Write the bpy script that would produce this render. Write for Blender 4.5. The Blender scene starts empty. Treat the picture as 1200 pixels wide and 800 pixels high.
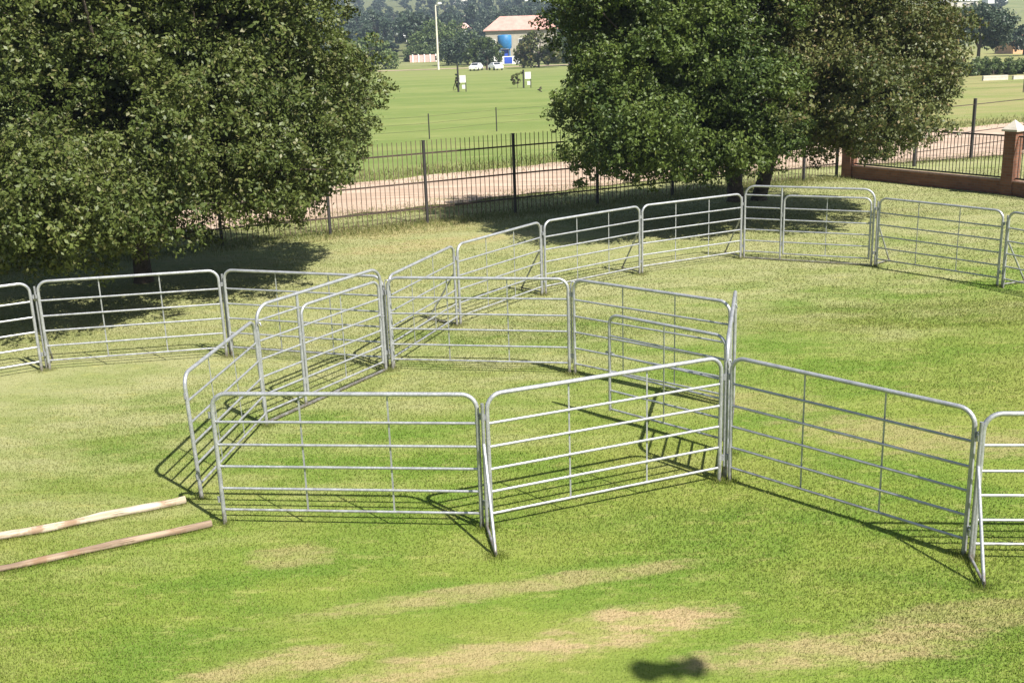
import bpy, bmesh, math, random
import numpy as np
from mathutils import Vector, Matrix, noise as mnoise
random.seed(7)
S = bpy.context.scene
COL = S.collection
R = math.radians
PI = math.pi

# ------------------------------------------------------------------ helpers
def tag(o, label=None, cat=None, group=None, kind=None):
    if label: o['label'] = label
    if cat: o['category'] = cat
    if group: o['group'] = group
    if kind: o['kind'] = kind
    return o

def empty(name, loc, rz=0, rx=0):
    o = bpy.data.objects.new(name, None); COL.objects.link(o)
    o.location = loc; o.rotation_euler = (rx, 0, rz)
    o.empty_display_size = .3
    return o

class MB:
    """collects boxes, tubes and quads and links them as one mesh"""
    def __init__(s): s.v = []; s.f = []; s.sm = []
    def add(s, vs, fs, smooth=False):
        n = len(s.v); s.v += [tuple(v) for v in vs]
        s.f += [tuple(i + n for i in f) for f in fs]; s.sm += [smooth] * len(fs)
    def box(s, c, d, rz=0, bev=0):
        hx, hy, hz = d[0] / 2, d[1] / 2, d[2] / 2
        ca, sa = math.cos(rz), math.sin(rz)
        if bev:
            pts = []
            for z, k in ((-hz, bev), (-hz + bev, 0), (hz - bev, 0), (hz, bev)):
                for sx, sy in ((-1, -1), (1, -1), (1, 1), (-1, 1)):
                    pts.append((sx * (hx - k), sy * (hy - k), z))
            fs = [(3, 2, 1, 0), (12, 13, 14, 15)]
            for r in range(3):
                for k in range(4):
                    a = r * 4 + k; b = r * 4 + (k + 1) % 4
                    fs.append((a, b, b + 4, a + 4))
        else:
            pts = [(x, y, z) for z in (-hz, hz) for x, y in ((-hx, -hy), (hx, -hy), (hx, hy), (-hx, hy))]
            fs = [(3, 2, 1, 0), (4, 5, 6, 7), (0, 1, 5, 4), (1, 2, 6, 5), (2, 3, 7, 6), (3, 0, 4, 7)]
        s.add([(c[0] + x * ca - y * sa, c[1] + x * sa + y * ca, c[2] + z) for x, y, z in pts], fs)
    def tube(s, path, r, n=10, closed=False, flat=1.0):
        P = [Vector(p) for p in path]; m = len(P)
        rr = r if isinstance(r, (list, tuple)) else [r] * m
        vs = []; nrm = None
        for i in range(m):
            if closed: t = (P[(i + 1) % m] - P[i - 1]).normalized()
            else: t = (P[min(i + 1, m - 1)] - P[max(i - 1, 0)]).normalized()
            if nrm is None:
                a = Vector((0, 1, 0)) if abs(t.y) < .9 else Vector((0, 0, 1))
                nrm = (a - t * a.dot(t)).normalized()
            else:
                nrm = (nrm - t * nrm.dot(t)).normalized()
            b = t.cross(nrm)
            for k in range(n):
                an = 2 * PI * k / n
                vs.append(P[i] + nrm * (math.cos(an) * rr[i] * flat) + b * (math.sin(an) * rr[i]))
        fs = []
        for i in range(m if closed else m - 1):
            j = (i + 1) % m
            for k in range(n):
                k2 = (k + 1) % n
                fs.append((i * n + k, i * n + k2, j * n + k2, j * n + k))
        s.add(vs, fs, True)
        if not closed:
            s.add(vs[:n], [tuple(range(n - 1, -1, -1))]); s.add(vs[-n:], [tuple(range(n))])
    def build(s, name, mat, parent=None, loc=None):
        me = bpy.data.meshes.new(name); me.from_pydata(s.v, [], s.f); me.update()
        me.polygons.foreach_set('use_smooth', s.sm)
        me.materials.append(mat)
        o = bpy.data.objects.new(name, me); COL.objects.link(o)
        if parent: o.parent = parent
        if loc: o.location = loc
        return o

def npmesh(name, verts, faces, mat, parent=None, smooth=False):
    """verts (n,3), faces (m,k) numpy"""
    me = bpy.data.meshes.new(name)
    m, k = faces.shape
    me.vertices.add(len(verts)); me.vertices.foreach_set('co', verts.astype(np.float32).ravel())
    me.loops.add(m * k); me.loops.foreach_set('vertex_index', faces.astype(np.int32).ravel())
    me.polygons.add(m)
    me.polygons.foreach_set('loop_start', np.arange(0, m * k, k, dtype=np.int32))
    me.polygons.foreach_set('loop_total', np.full(m, k, dtype=np.int32))
    if smooth: me.polygons.foreach_set('use_smooth', np.ones(m, dtype=bool))
    me.update(calc_edges=True); me.validate()
    me.materials.append(mat)
    o = bpy.data.objects.new(name, me); COL.objects.link(o)
    if parent: o.parent = parent
    return o

def copy_tree(o, parent=None):
    c = o.copy(); COL.objects.link(c); c.parent = parent
    for ch in list(o.children): copy_tree(ch, c)
    return c

# ------------------------------------------------------------------ material helpers
class NT:
    def __init__(s, name):
        s.m = bpy.data.materials.new(name); s.m.use_nodes = True
        s.t = s.m.node_tree; s.n = s.t.nodes; s.n.clear()
        s.out = s.n.new('ShaderNodeOutputMaterial')
        s._pos = None
    def link(s, a, b): s.t.links.new(a, b)
    def setin(s, sock, v):
        if hasattr(v, 'links') or isinstance(v, bpy.types.NodeSocket): s.link(v, sock)
        elif isinstance(v, (tuple, list)) and len(v) == 3 and sock.type == 'RGBA': sock.default_value = (*v, 1)
        else: sock.default_value = v
    @property
    def pos(s):
        if s._pos is None: s._pos = s.n.new('ShaderNodeNewGeometry').outputs['Position']
        return s._pos
    def obj(s): return s.n.new('ShaderNodeTexCoord').outputs['Object']
    def scale(s, vec, sc, rot=(0, 0, 0)):
        m = s.n.new('ShaderNodeMapping'); s.link(vec, m.inputs['Vector'])
        m.inputs['Scale'].default_value = sc; m.inputs['Rotation'].default_value = rot
        return m.outputs[0]
    def noise(s, vec, sc, det=3, rough=.55):
        k = s.n.new('ShaderNodeTexNoise'); s.link(vec, k.inputs['Vector'])
        k.inputs['Scale'].default_value = sc; k.inputs['Detail'].default_value = det
        k.inputs['Roughness'].default_value = rough
        return k.outputs['Fac']
    def math(s, op, a, b=0, clamp=False):
        k = s.n.new('ShaderNodeMath'); k.operation = op; k.use_clamp = clamp
        s.setin(k.inputs[0], a); s.setin(k.inputs[1], b); return k.outputs[0]
    def step(s, v, lo, hi, a=0., b=1.):
        k = s.n.new('ShaderNodeMapRange'); k.interpolation_type = 'SMOOTHSTEP'
        s.setin(k.inputs['Value'], v)
        k.inputs['From Min'].default_value = lo; k.inputs['From Max'].default_value = hi
        k.inputs['To Min'].default_value = a; k.inputs['To Max'].default_value = b
        return k.outputs[0]
    def mix(s, f, a, b, mode='MIX'):
        k = s.n.new('ShaderNodeMix'); k.data_type = 'RGBA'; k.blend_type = mode
        s.setin(k.inputs[0], f); s.setin(k.inputs[6], a); s.setin(k.inputs[7], b)
        return k.outputs[2]
    def sep(s, v):
        k = s.n.new('ShaderNodeSeparateXYZ'); s.link(v, k.inputs[0]); return k.outputs
    def bump(s, h, st, dist):
        k = s.n.new('ShaderNodeBump'); s.link(h, k.inputs['Height'])
        k.inputs['Strength'].default_value = st; k.inputs['Distance'].default_value = dist
        return k.outputs[0]
    def principled(s, col, rough=.6, metal=0., spec=.5, normal=None):
        k = s.n.new('ShaderNodeBsdfPrincipled')
        s.setin(k.inputs['Base Color'], col); s.setin(k.inputs['Roughness'], rough)
        k.inputs['Metallic'].default_value = metal; k.inputs['Specular IOR Level'].default_value = spec
        if normal is not None: s.link(normal, k.inputs['Normal'])
        s.link(k.outputs[0], s.out.inputs['Surface'])
        return k

def simple(name, col, var=.25, sc=6., rough=.6, metal=0., bump=0.0, spec=.4):
    t = NT(name); p = t.pos
    n = t.noise(p, sc, 4); n2 = t.noise(p, sc * 7, 3)
    f = t.math('ADD', t.math('MULTIPLY', n, .6), t.math('MULTIPLY', n2, .4))
    lo = tuple(c * (1 - var) for c in col); hi = tuple(min(1, c * (1 + var)) for c in col)
    c = t.mix(t.step(f, .35, .65), lo, hi)
    nm = t.bump(n2, .5, bump) if bump else None
    t.principled(c, rough, metal, spec, nm)
    return t.m

def lawn_colour(t):
    """shared colour of the mown lawn and of its blades, from the place alone"""
    p = t.pos; x, y, z = t.sep(p)
    big = t.noise(t.scale(p, (.16, .22, .2)), 1, 4)
    mid = t.noise(t.scale(p, (.55, 1.3, 1), (0, 0, .25)), 1, 5, .6)
    fin = t.noise(t.scale(p, (2.2, 5.5, 1), (0, 0, .12)), 1, 5, .65)
    tiny = t.noise(p, 34, 3, .6)
    green = t.mix(t.step(mid, .36, .64), (.104, .172, .024), (.158, .208, .036))
    green = t.mix(t.step(big, .42, .66), green, (.188, .212, .048))
    pale = t.mix(t.step(mid, .35, .65), (.205, .226, .088), (.262, .264, .125))
    u = t.math('SUBTRACT', y, t.math('MULTIPLY', x, .6))
    u = t.math('ADD', u, t.math('MULTIPLY', t.math('SUBTRACT', mid, .5), 16))
    u = t.math('ADD', u, t.math('MULTIPLY', t.math('SUBTRACT', big, .5), 10))
    c = t.mix(t.step(u, 11.5, 23), green, pale)
    # worn straw-coloured places
    w = t.math('ADD', mid, t.math('MULTIPLY', t.math('SUBTRACT', fin, .5), .9))
    wornf = None
    for cx, cy, rx, ry, rot, amt in ((.95, 8.95, 1.0, .33, .25, 1.0), (-.35, 8.5, 1.1, .25, .2, .75), (-2.2, 8.5, .9, .22, .3, .7),
                                     (-.3, 9.75, 1.9, .16, .22, .6), (2.9, 8.5, 1.2, .3, .15, .75), (4.2, 9.0, 1.0, .25, .1, .5),
                                     (-2.5, 10.7, .45, .25, 0, .5), (5.3, 13.6, 1.5, .7, -.2, .55), (3.6, 15.3, 1.2, .5, -.3, .4),
                                     (-3.2, 32, 2.6, 1.3, .4, .5), (-2, 29.5, 3, .8, .4, .5), (9.5, 13, 2.5, .6, 0, .5)):
        ca, sa = math.cos(rot), math.sin(rot)
        dx = t.math('SUBTRACT', x, cx); dy = t.math('SUBTRACT', y, cy)
        a = t.math('DIVIDE', t.math('ADD', t.math('MULTIPLY', dx, ca), t.math('MULTIPLY', dy, sa)), rx)
        b = t.math('DIVIDE', t.math('SUBTRACT', t.math('MULTIPLY', dy, ca), t.math('MULTIPLY', dx, sa)), ry)
        d = t.math('ADD', t.math('MULTIPLY', a, a), t.math('MULTIPLY', b, b))
        d = t.math('ADD', d, t.math('MULTIPLY', t.math('SUBTRACT', w, .5), 4.6))
        f = t.step(d, .1, 1.7, amt, 0.)
        wornf = f if wornf is None else t.math('MAXIMUM', wornf, f)
    c = t.mix(wornf, c, t.mix(t.step(fin, .4, .62), (.35, .265, .145), (.27, .245, .10)))
    # fine flecks of straw and deeper green
    c = t.mix(t.step(fin, .52, .72, 0, .55), c, (.30, .29, .10))
    c = t.mix(t.step(fin, .30, .46, .25, 0), c, (.085, .13, .02))
    c = t.mix(t.step(tiny, .55, .75, 0, .2), c, (.36, .34, .16))
    c = t.mix(t.step(tiny, .28, .45, .2, 0), c, (.07, .10, .018))
    return c, fin, tiny

def ground_material():
    t = NT('grass_ground'); c, fin, tiny = lawn_colour(t)
    x, y, z = t.sep(t.pos)
    # the playing field, the verge beyond the fence and the open veld
    nf = t.noise(t.scale(t.pos, (.05, .16, 1)), 1, 5, .6)
    nv = t.noise(t.scale(t.pos, (.3, .8, 1)), 1, 5, .65)
    field = t.mix(t.step(nf, .38, .62), (.125, .170, .045), (.168, .200, .062))
    field = t.mix(t.step(nv, .5, .72, 0, .6), field, (.23, .24, .09))
    ochre = t.mix(t.step(nf, .4, .62), (.165, .195, .06), (.23, .215, .09))
    ochre = t.mix(t.step(nv, .5, .7, 0, .6), ochre, (.28, .225, .125))
    xx = t.math('ADD', x, t.math('MULTIPLY', t.math('SUBTRACT', nv, .5), 8))
    fld = t.mix(t.step(xx, 11, 22), field, ochre)
    far = t.mix(t.step(nf, .42, .58), (.075, .11, .04), (.17, .185, .085))
    yy = t.math('ADD', y, t.math('MULTIPLY', t.math('SUBTRACT', nf, .5), 60))
    fld = t.mix(t.step(yy, 235, 300), fld, far)
    wd = t.math('MULTIPLY', t.step(y, 315, 350), t.step(t.math('SUBTRACT', x, t.math('MULTIPLY', y, .16)), 0, 30, 1, 0))
    fld = t.mix(wd, fld, (.045, .062, .030))
    strip = t.step(t.math('ADD', y, t.math('MULTIPLY', t.math('SUBTRACT', nv, .5), 40)), 160, 215, 0, .4)
    fld = t.mix(strip, fld, (.21, .21, .08))
    e = t.math('SUBTRACT', t.math('SUBTRACT', y, t.math('MULTIPLY', x, .5)), 35.5)
    e = t.math('ADD', e, t.math('MULTIPLY', t.math('SUBTRACT', nv, .5), 3))
    c = t.mix(t.step(e, 3, 8), c, fld)
    h = t.math('ADD', t.math('MULTIPLY', fin, .7), t.math('MULTIPLY', tiny, .5))
    t.principled(c, .95, 0, .12, t.bump(h, .8, .045))
    return t.m

def blade_material():
    t = NT('grass_blades'); c, _, _ = lawn_colour(t)
    ri = t.n.new('ShaderNodeNewGeometry').outputs['Random Per Island']
    c = t.mix(t.step(ri, .72, 1, 0, .65), c, (.34, .31, .13))
    c = t.mix(t.step(ri, 0, .35, .3, 0), c, (.11, .175, .025))
    d = t.n.new('ShaderNodeBsdfDiffuse'); t.setin(d.inputs['Color'], c)
    tr = t.n.new('ShaderNodeBsdfTranslucent'); t.setin(tr.inputs['Color'], c)
    mx = t.n.new('ShaderNodeMixShader'); mx.inputs[0].default_value = .35
    t.link(d.outputs[0], mx.inputs[1]); t.link(tr.outputs[0], mx.inputs[2]); t.link(mx.outputs[0], t.out.inputs['Surface'])
    return t.m

def leaf_material(name, lo, hi, dry=(.16, .12, .05), dryf=.12, trans=.3):
    t = NT(name)
    g = t.n.new('ShaderNodeNewGeometry'); ri = g.outputs['Random Per Island']
    oi = t.n.new('ShaderNodeObjectInfo').outputs['Random']
    n = t.noise(t.obj(), .55, 3)
    c = t.mix(t.step(n, .35, .65), lo, hi)
    c = t.mix(t.math('MULTIPLY', ri, .55), c, tuple(min(1, v * 1.5) for v in hi))
    c = t.mix(t.step(ri, 1 - dryf * 2, 1, 0, .8), c, dry)
    c = t.mix(t.step(oi, 0, 1, 0, .35), c, tuple(v * .7 for v in lo))
    p = t.n.new('ShaderNodeBsdfPrincipled'); t.setin(p.inputs['Base Color'], c)
    p.inputs['Roughness'].default_value = .5; p.inputs['Specular IOR Level'].default_value = .35
    tr = t.n.new('ShaderNodeBsdfTranslucent'); t.setin(tr.inputs['Color'], c)
    mx = t.n.new('ShaderNodeMixShader'); mx.inputs[0].default_value = trans
    t.link(p.outputs[0], mx.inputs[1]); t.link(tr.outputs[0], mx.inputs[2]); t.link(mx.outputs[0], t.out.inputs['Surface'])
    return t.m

def brick_material():
    t = NT('red_brick'); b = t.n.new('ShaderNodeTexBrick')
    co = t.obj(); x, y, z = t.sep(co)
    cb = t.n.new('ShaderNodeCombineXYZ'); t.link(t.math('ADD', x, y), cb.inputs[0]); t.link(z, cb.inputs[1])
    t.link(cb.outputs[0], b.inputs['Vector'])
    b.inputs['Scale'].default_value = 1; b.inputs['Brick Width'].default_value = .23; b.inputs['Row Height'].default_value = .085
    b.inputs['Mortar Size'].default_value = .008
    b.inputs['Color1'].default_value = (.15, .065, .04, 1); b.inputs['Color2'].default_value = (.22, .10, .06, 1)
    b.inputs['Mortar'].default_value = (.15, .11, .09, 1)
    t.principled(b.outputs['Color'], .9, 0, .2, t.bump(b.outputs['Fac'], -.5, .01))
    return t.m

def galv_material(name='galvanised_steel', c0=(.33, .34, .36), c1=(.47, .48, .50)):
    t = NT(name); o = t.obj()
    n = t.noise(o, 9, 4); v = t.noise(o, 60, 3)
    f = t.math('ADD', t.math('MULTIPLY', n, .6), t.math('MULTIPLY', v, .4))
    c = t.mix(t.step(f, .36, .64), c0, c1)
    x, y, z = t.sep(o)                        # soil splashed on the feet
    md = t.math('MULTIPLY', t.step(t.math('ADD', z, t.math('MULTIPLY', t.math('SUBTRACT', n, .5), .5)), .02, .20, .85, 0), t.step(v, .3, .6))
    c = t.mix(md, c, (.16, .12, .075))
    t.principled(c, t.step(v, .3, .7, .34, .5), .55, .5)
    return t.m

def wood_material(name, a, b):
    t = NT(name); o = t.obj()
    g = t.noise(t.scale(o, (1.2, 26, 26)), 1, 5, .6); k = t.noise(o, 5, 3)
    c = t.mix(t.step(g, .38, .62), a, b)
    c = t.mix(t.step(k, .5, .66, 0, .75), c, (.20, .12, .07)); c = t.mix(t.step(t.noise(t.scale(o, (3, 60, 60)), 1, 4, .7), .58, .66, 0, .8), c, (.10, .07, .045))
    t.principled(c, .85, 0, .2, t.bump(g, .6, .01))
    return t.m

M = {}
M['ground'] = ground_material(); M['blades'] = blade_material()
M['rough'] = leaf_material('rough_grass', (.075, .11, .022), (.16, .175, .05), (.30, .25, .12), .3, .3)
M['galv'] = galv_material()
M['galv2'] = galv_material('galvanised_fitting', (.26, .27, .29), (.40, .41, .43))
M['rust'] = simple('rusty_lug', (.22, .17, .14), .4, 30, .7, .3)
M['board'] = simple('weathered_board', (.62, .62, .60), .1, 3, .6)
M['fence'] = simple('fence_paint', (.050, .034, .028), .4, 8, .6)
M['picket'] = simple('picket_weathered_paint', (.095, .066, .048), .45, 5, .7)
M['railing'] = simple('railing_paint', (.035, .026, .024), .3, 8, .55)
M['dark_post'] = simple('dark_post_paint', (.028, .026, .026), .3, 8, .6)
M['brick'] = brick_material()
M['cap'] = simple('pale_cement', (.50, .46, .39), .12, 5, .85)
M['coping'] = simple('brick_coping', (.26, .16, .12), .25, 9, .85)
M['dirt'] = None
M['bark'] = simple('tree_bark', (.075, .058, .045), .5, 5, .95, 0, .05)
M['leaf_karee'] = leaf_material('leaves_grey_green', (.040, .064, .012), (.108, .132, .030), (.22, .19, .09), .10, .2)
M['leaf_dark'] = leaf_material('leaves_deep_green', (.024, .048, .009), (.078, .112, .020), (.14, .15, .04), .06, .25)
M['leaf_olive'] = leaf_material('leaves_olive_brown', (.042, .060, .013), (.100, .112, .030), (.20, .13, .065), .11, .22)
M['leaf_fresh'] = leaf_material('leaves_fresh_green', (.06, .10, .025), (.11, .15, .045), (.16, .16, .07), .05)
M['leaf_far'] = leaf_material('leaves_far_dark', (.022, .042, .024), (.045, .068, .036), (.08, .09, .05), .05, .15)
M['white'] = simple('white_paint', (.78, .78, .76), .06, 4, .6)
M['cream'] = simple('cream_plaster', (.34, .31, .25), .15, 1, .85)
M['pink_roof'] = simple('pink_tin_roof', (.46, .26, .215), .15, .8, .6)
M['pink'] = simple('pink_plaster', (.62, .38, .34), .15, 1, .8)
M['orange'] = simple('orange_plaster', (.62, .36, .20), .15, 1, .8)
M['blue'] = simple('blue_paint', (.025, .16, .36), .2, .6, .5)
M['blue2'] = simple('deep_blue_paint', (.03, .08, .45), .2, 1, .5)
M['glass'] = simple('dark_window', (.03, .035, .04), .2, 2, .15)
M['tyre'] = simple('tyre_rubber', (.02, .02, .02), .2, 9, .8)
M['carwhite'] = simple('car_paint_white', (.78, .78, .78), .03, 3, .25)
M['lamp_glass'] = simple('lamp_lens', (.6, .6, .55), .1, 3, .2)
M['log_pale'] = wood_material('pale_peeled_wood', (.30, .24, .17), (.50, .43, .33))
M['log_brown'] = wood_material('weathered_brown_wood', (.17, .12, .085), (.32, .245, .175))
M['concrete_pole'] = simple('pale_concrete', (.60, .56, .46), .1, 2, .8)
M['grey_roof'] = simple('grey_tin_roof', (.42, .44, .46), .15, .6, .6)
M['caster_skin'] = simple('dark_caster_skin', (.04, .04, .045), .3, 20, .8)

# ------------------------------------------------------------------ terrain
def tz(x, y):
    t = max(0., (y - 255) / 945.)
    return 62 * t ** 1.4

def axis(a, b, near, n_near, far, k):
    c = list(np.linspace(a, b, n_near))
    s = c[1] - c[0]; v = b; hi = []
    while v < far[1]: s *= k; v += s; hi.append(v)
    s = c[1] - c[0]; v = a; lo = []
    while v > far[0]: s *= k; v -= s; lo.append(v)
    return np.array(lo[::-1] + c + hi)
xs = axis(-16, 20, 0, 120, (-1500, 1700), 1.13)
ys = axis(0, 46, 0, 150, (-160, 1900), 1.045)
X, Y = np.meshgrid(xs, ys)
Z = np.where(Y > 255, 62 * np.clip((Y - 255) / 945., 0, None) ** 1.4, 0.)
und = np.array([[mnoise.noise(Vector((x * .18, y * .18, 0))) * .02 for x in xs] for y in ys])
hill = np.array([[mnoise.noise(Vector((x * .004, y * .006, 3))) for x in xs] for y in ys])
Z = Z + np.where(Y < 42, und - .012, 0) + np.clip((Y - 350) / 300, 0, 1) * hill * 7
nx, ny = len(xs), len(ys)
idx = np.arange(nx * ny).reshape(ny, nx)
F = np.stack([idx[:-1, :-1].ravel(), idx[:-1, 1:].ravel(), idx[1:, 1:].ravel(), idx[1:, :-1].ravel()], 1)
g = npmesh('ground', np.stack([X.ravel(), Y.ravel(), Z.ravel()], 1), F, M['ground'], smooth=True)
tag(g, kind='structure')

# dirt road running behind the fence
t = NT('dirt_road'); n1 = t.noise(t.scale(t.pos, (.25, .6, 1), (0, 0, .45)), 1, 5, .6); n2 = t.noise(t.pos, 3.2, 4)
c = t.mix(t.step(n1, .38, .62), (.345, .26, .195), (.45, .345, .265))
n3 = t.noise(t.scale(t.pos, (.10, 1.7, 1), (0, 0, -.42)), 1, 4, .6)
c = t.mix(t.step(n3, .5, .62, 0, .7), c, (.27, .19, .14))
c = t.mix(t.step(n1, .60, .72, 0, .6), c, (.20, .19, .08))
c = t.mix(t.step(n2, .52, .7, 0, .6), c, (.34, .23, .16)); t.principled(c, .95, 0, .1, t.bump(n2, .5, .04)); M['dirt'] = t.m
near = [(-60, 8), (-30, 22.3), (-16, 30), (-10, 32.6), (-5.6, 34.9), (-2.9, 36.3), (.2, 38.4), (4, 40.6), (11, 43.4), (16, 44.3), (19, 45.0), (26, 47), (40, 51), (90, 62)]
farp = [(-60, 20), (-30, 32.5), (-16, 38.8), (-10, 41.8), (-5, 44.4), (-1, 46.7), (3.5, 49.4), (8, 51), (13, 53), (18, 55.5), (25, 59.5), (34, 63), (48, 68), (100, 82)]
def dens(P, n=10):
    out = []
    for i in range(len(P) - 1):
        for k in range(n):
            f = k / n; out.append((P[i][0] * (1 - f) + P[i + 1][0] * f, P[i][1] * (1 - f) + P[i + 1][1] * f))
    return out + [P[-1]]
A, B = dens(near), dens(farp); mb = MB(); vs = []; fs = []
for i, (a, b) in enumerate(zip(A, B)):
    na = mnoise.noise(Vector((a[0] * .9, a[1] * .9, 1))) * .45; nb = mnoise.noise(Vector((b[0] * .8, b[1] * .8, 5))) * .7
    for k in range(5):
        f = k / 4
        vs.append((a[0] * (1 - f) + b[0] * f, (a[1] + na) * (1 - f) + (b[1] + nb) * f, .03))
for i in range(len(A) - 1):
    for k in range(4):
        q = i * 5 + k; fs.append((q, q + 5, q + 6, q + 1))
mb.add(vs, fs); tag(mb.build('dirt_road', M['dirt']), kind='structure')

# sand track in the distance below the trees
mb = MB(); vs = []; fs = []
for i in range(25):
    x = -45 + i * 4.2; w = mnoise.noise(Vector((x * .1, 2, 0))) * 2
    vs += [(x, 243 + w, .05), (x, 249 + w * .5, .05)]
    if i: fs.append((2 * i - 2, 2 * i, 2 * i + 1, 2 * i - 1))
mb.add(vs, fs); tag(mb.build('sand_track', M['dirt']), kind='structure')

# short grass blades of the lawn
rng = np.random.default_rng(3)
def blades(n, y0, y1, h0, h1, w):
    # more of them close by
    u = rng.random(n); y = y0 * (y1 / y0) ** u
    x = (rng.random(n) * 2 - 1) * (y * .50 + .8)
    a = rng.random(n) * 2 * PI; hh = h0 + rng.random(n) * (h1 - h0)
    lean = rng.normal(0, .55, (n, 2)) * hh[:, None]
    dx, dy = np.cos(a) * w * (y / 9) ** .6, np.sin(a) * w * (y / 9) ** .6
    z0 = np.full(n, -.012)
    v = np.empty((n, 3, 3))
    v[:, 0] = np.stack([x - dx, y - dy, z0], 1); v[:, 1] = np.stack([x + dx, y + dy, z0], 1)
    v[:, 2] = np.stack([x + lean[:, 0], y + lean[:, 1], hh], 1)
    return v.reshape(-1, 3)
bv = np.concatenate([blades(330000, 7.2, 21, .006, .021, .0045), blades(130000, 19, 33, .008, .024, .006), blades(80000, 31, 42, .010, .032, .006)])
def feet(P, n, rad, h):
    P = np.array(P, float); q = np.repeat(P, n, 0); m_ = len(q); an = rng.random(m_) * 2 * PI; rr = .03 + rng.random(m_) ** 1.4 * rad
    q = q + np.stack([np.cos(an), np.sin(an)], 1) * rr[:, None]; a = rng.random(m_) * 2 * PI
    hh = .015 + rng.random(m_) * h * (1 - rr / (rad + .06)); ln = rng.normal(0, .4, (m_, 2)) * hh[:, None]
    v = np.empty((m_, 3, 3)); w = .0035; dx, dy = np.cos(a) * w, np.sin(a) * w; z0 = np.full(m_, -.012)
    v[:, 0] = np.stack([q[:, 0] - dx, q[:, 1] - dy, z0], 1); v[:, 1] = np.stack([q[:, 0] + dx, q[:, 1] + dy, z0], 1)
    v[:, 2] = np.stack([q[:, 0] + ln[:, 0], q[:, 1] + ln[:, 1], hh], 1)
    return v.reshape(-1, 3)
posts = [(-8.25, 18.14), (-8.13, 18.19), (-5.14, 18.67), (-5.04, 18.68), (-2.14, 17.66), (-3.89, 12.33), (-3.63, 14.92), (-3.41, 11.56), (-.41, 11.21), (-.30, 11.19),
         (2.49, 12.31), (2.62, 12.31), (4.62, 10.17), (4.66, 10.06), (-2.04, 17.55), (.93, 16.97), (1.02, 16.92), (3.15, 15.03), (-1.06, 20.31), (-.99, 20.38), (.68, 22.74), (.77, 22.78),
         (3.01, 24.50), (3.08, 24.54), (5.65, 25.92), (8.50, 24.47), (10.26, 22.12), (-3.65, 15.0), (-2.15, 17.5), (-.25, 10.49), (4.54, 9.5), (2.8, 13.2)]
ln_ = []
for a_, b_ in (((-7.6, 10.5), (-4.05, 12.14)), ((-7.4, 9.6), (-3.55, 11.45)), ((-7.6, 10.64), (-4.05, 12.28)), ((-7.4, 9.73), (-3.55, 11.58))):
    ln_ += [(a_[0] + (b_[0] - a_[0]) * k / 110, a_[1] + (b_[1] - a_[1]) * k / 110) for k in range(111)]
bv = np.concatenate([bv, feet(posts, 260, .13, .075), feet(ln_, 26, .035, .05)])
o = npmesh('lawn_grass', bv, np.arange(len(bv)).reshape(-1, 3), M['blades'])
tag(o, 'short mown green and straw coloured lawn grass under the pens', 'grass', kind='stuff')

# rough taller grass at the foot of the fence and along the road edge
def rough(n, line, spread, h0, h1, w):
    P = np.array(line, float); k = rng.integers(0, len(P) - 1, n); f = rng.random(n)[:, None]
    q = P[k] * (1 - f) + P[k + 1] * f
    tuft = rng.normal(0, 1, (n // 14 + 1, 2)) * np.array([1.2, spread]); ti = rng.integers(0, len(tuft), n)
    q = q + tuft[ti] + rng.normal(0, .09, (n, 2))
    a = rng.random(n) * 2 * PI; hh = h0 + rng.random(n) ** 2 * (h1 - h0); lean = rng.normal(0, .35, (n, 2)) * hh[:, None]
    v = np.empty((n, 3, 3)); dx, dy = np.cos(a) * w, np.sin(a) * w; z0 = np.full(n, -.01)
    v[:, 0] = np.stack([q[:, 0] - dx, q[:, 1] - dy, z0], 1); v[:, 1] = np.stack([q[:, 0] + dx, q[:, 1] + dy, z0], 1)
    v[:, 2] = np.stack([q[:, 0] + lean[:, 0], q[:, 1] + lean[:, 1], hh], 1)
    return v.reshape(-1, 3)
fl = [(-20, 24.3), (-13.6, 27.4), (-8.1, 30.2), (-2.47, 32.92), (3, 35.75), (8.35, 38.45), (12.4, 40.7)]
rv_ = np.concatenate([rough(26000, fl, .22, .03, .15, .010), rough(16000, near[2:12], .35, .03, .16, .012), rough(15000, [(x, y + 1.2) for x, y in farp[2:13]], 1.3, .05, .30, .02)])
o = npmesh('rough_grass', rv_, np.arange(len(rv_)).reshape(-1, 3), M['rough'])
tag(o, 'rough uncut grass along the fence foot and the road edges', 'grass', kind='stuff')

# ------------------------------------------------------------------ livestock panels
RAILS = (1.25, .975, .71, .44, .175)
def arch(x0, x1, h, r, seg=7, z0=0.):
    P = [(x0, 0, z0), (x0, 0, (h - r) * .5), (x0, 0, h - r)]
    for k in range(1, seg + 1):
        a = PI / 2 * k / seg; P.append((x0 + r - r * math.cos(a), 0, h - r + r * math.sin(a)))
    for k in range(seg + 1):
        a = PI / 2 * k / seg; P.append((x1 - r + r * math.sin(a), 0, h - r + r * math.cos(a)))
    P += [(x1, 0, (h - r) * .5), (x1, 0, z0)]
    return P

def one_tube(name, a, b, r, mat, parent, n=8, flat=1.):
    m = MB(); m.tube([a, ((a[0] + b[0]) / 2, (a[1] + b[1]) / 2, (a[2] + b[2]) / 2), b], r, n, flat=flat)
    return m.build(name, mat, parent)

def lugs(t, x0, x1):
    for x, s in ((x0, -1), (x1, 1)):
        for z in (1.33, .30):
            m = MB(); cx = x + s * .043
            m.tube([(cx, 0, z - .035), (cx, 0, z + .035)], .017, 8)
            m.box((x + s * .022, 0, z), (.03, .012, .05))
            m.build('lug', M['galv2'], t)

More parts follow.
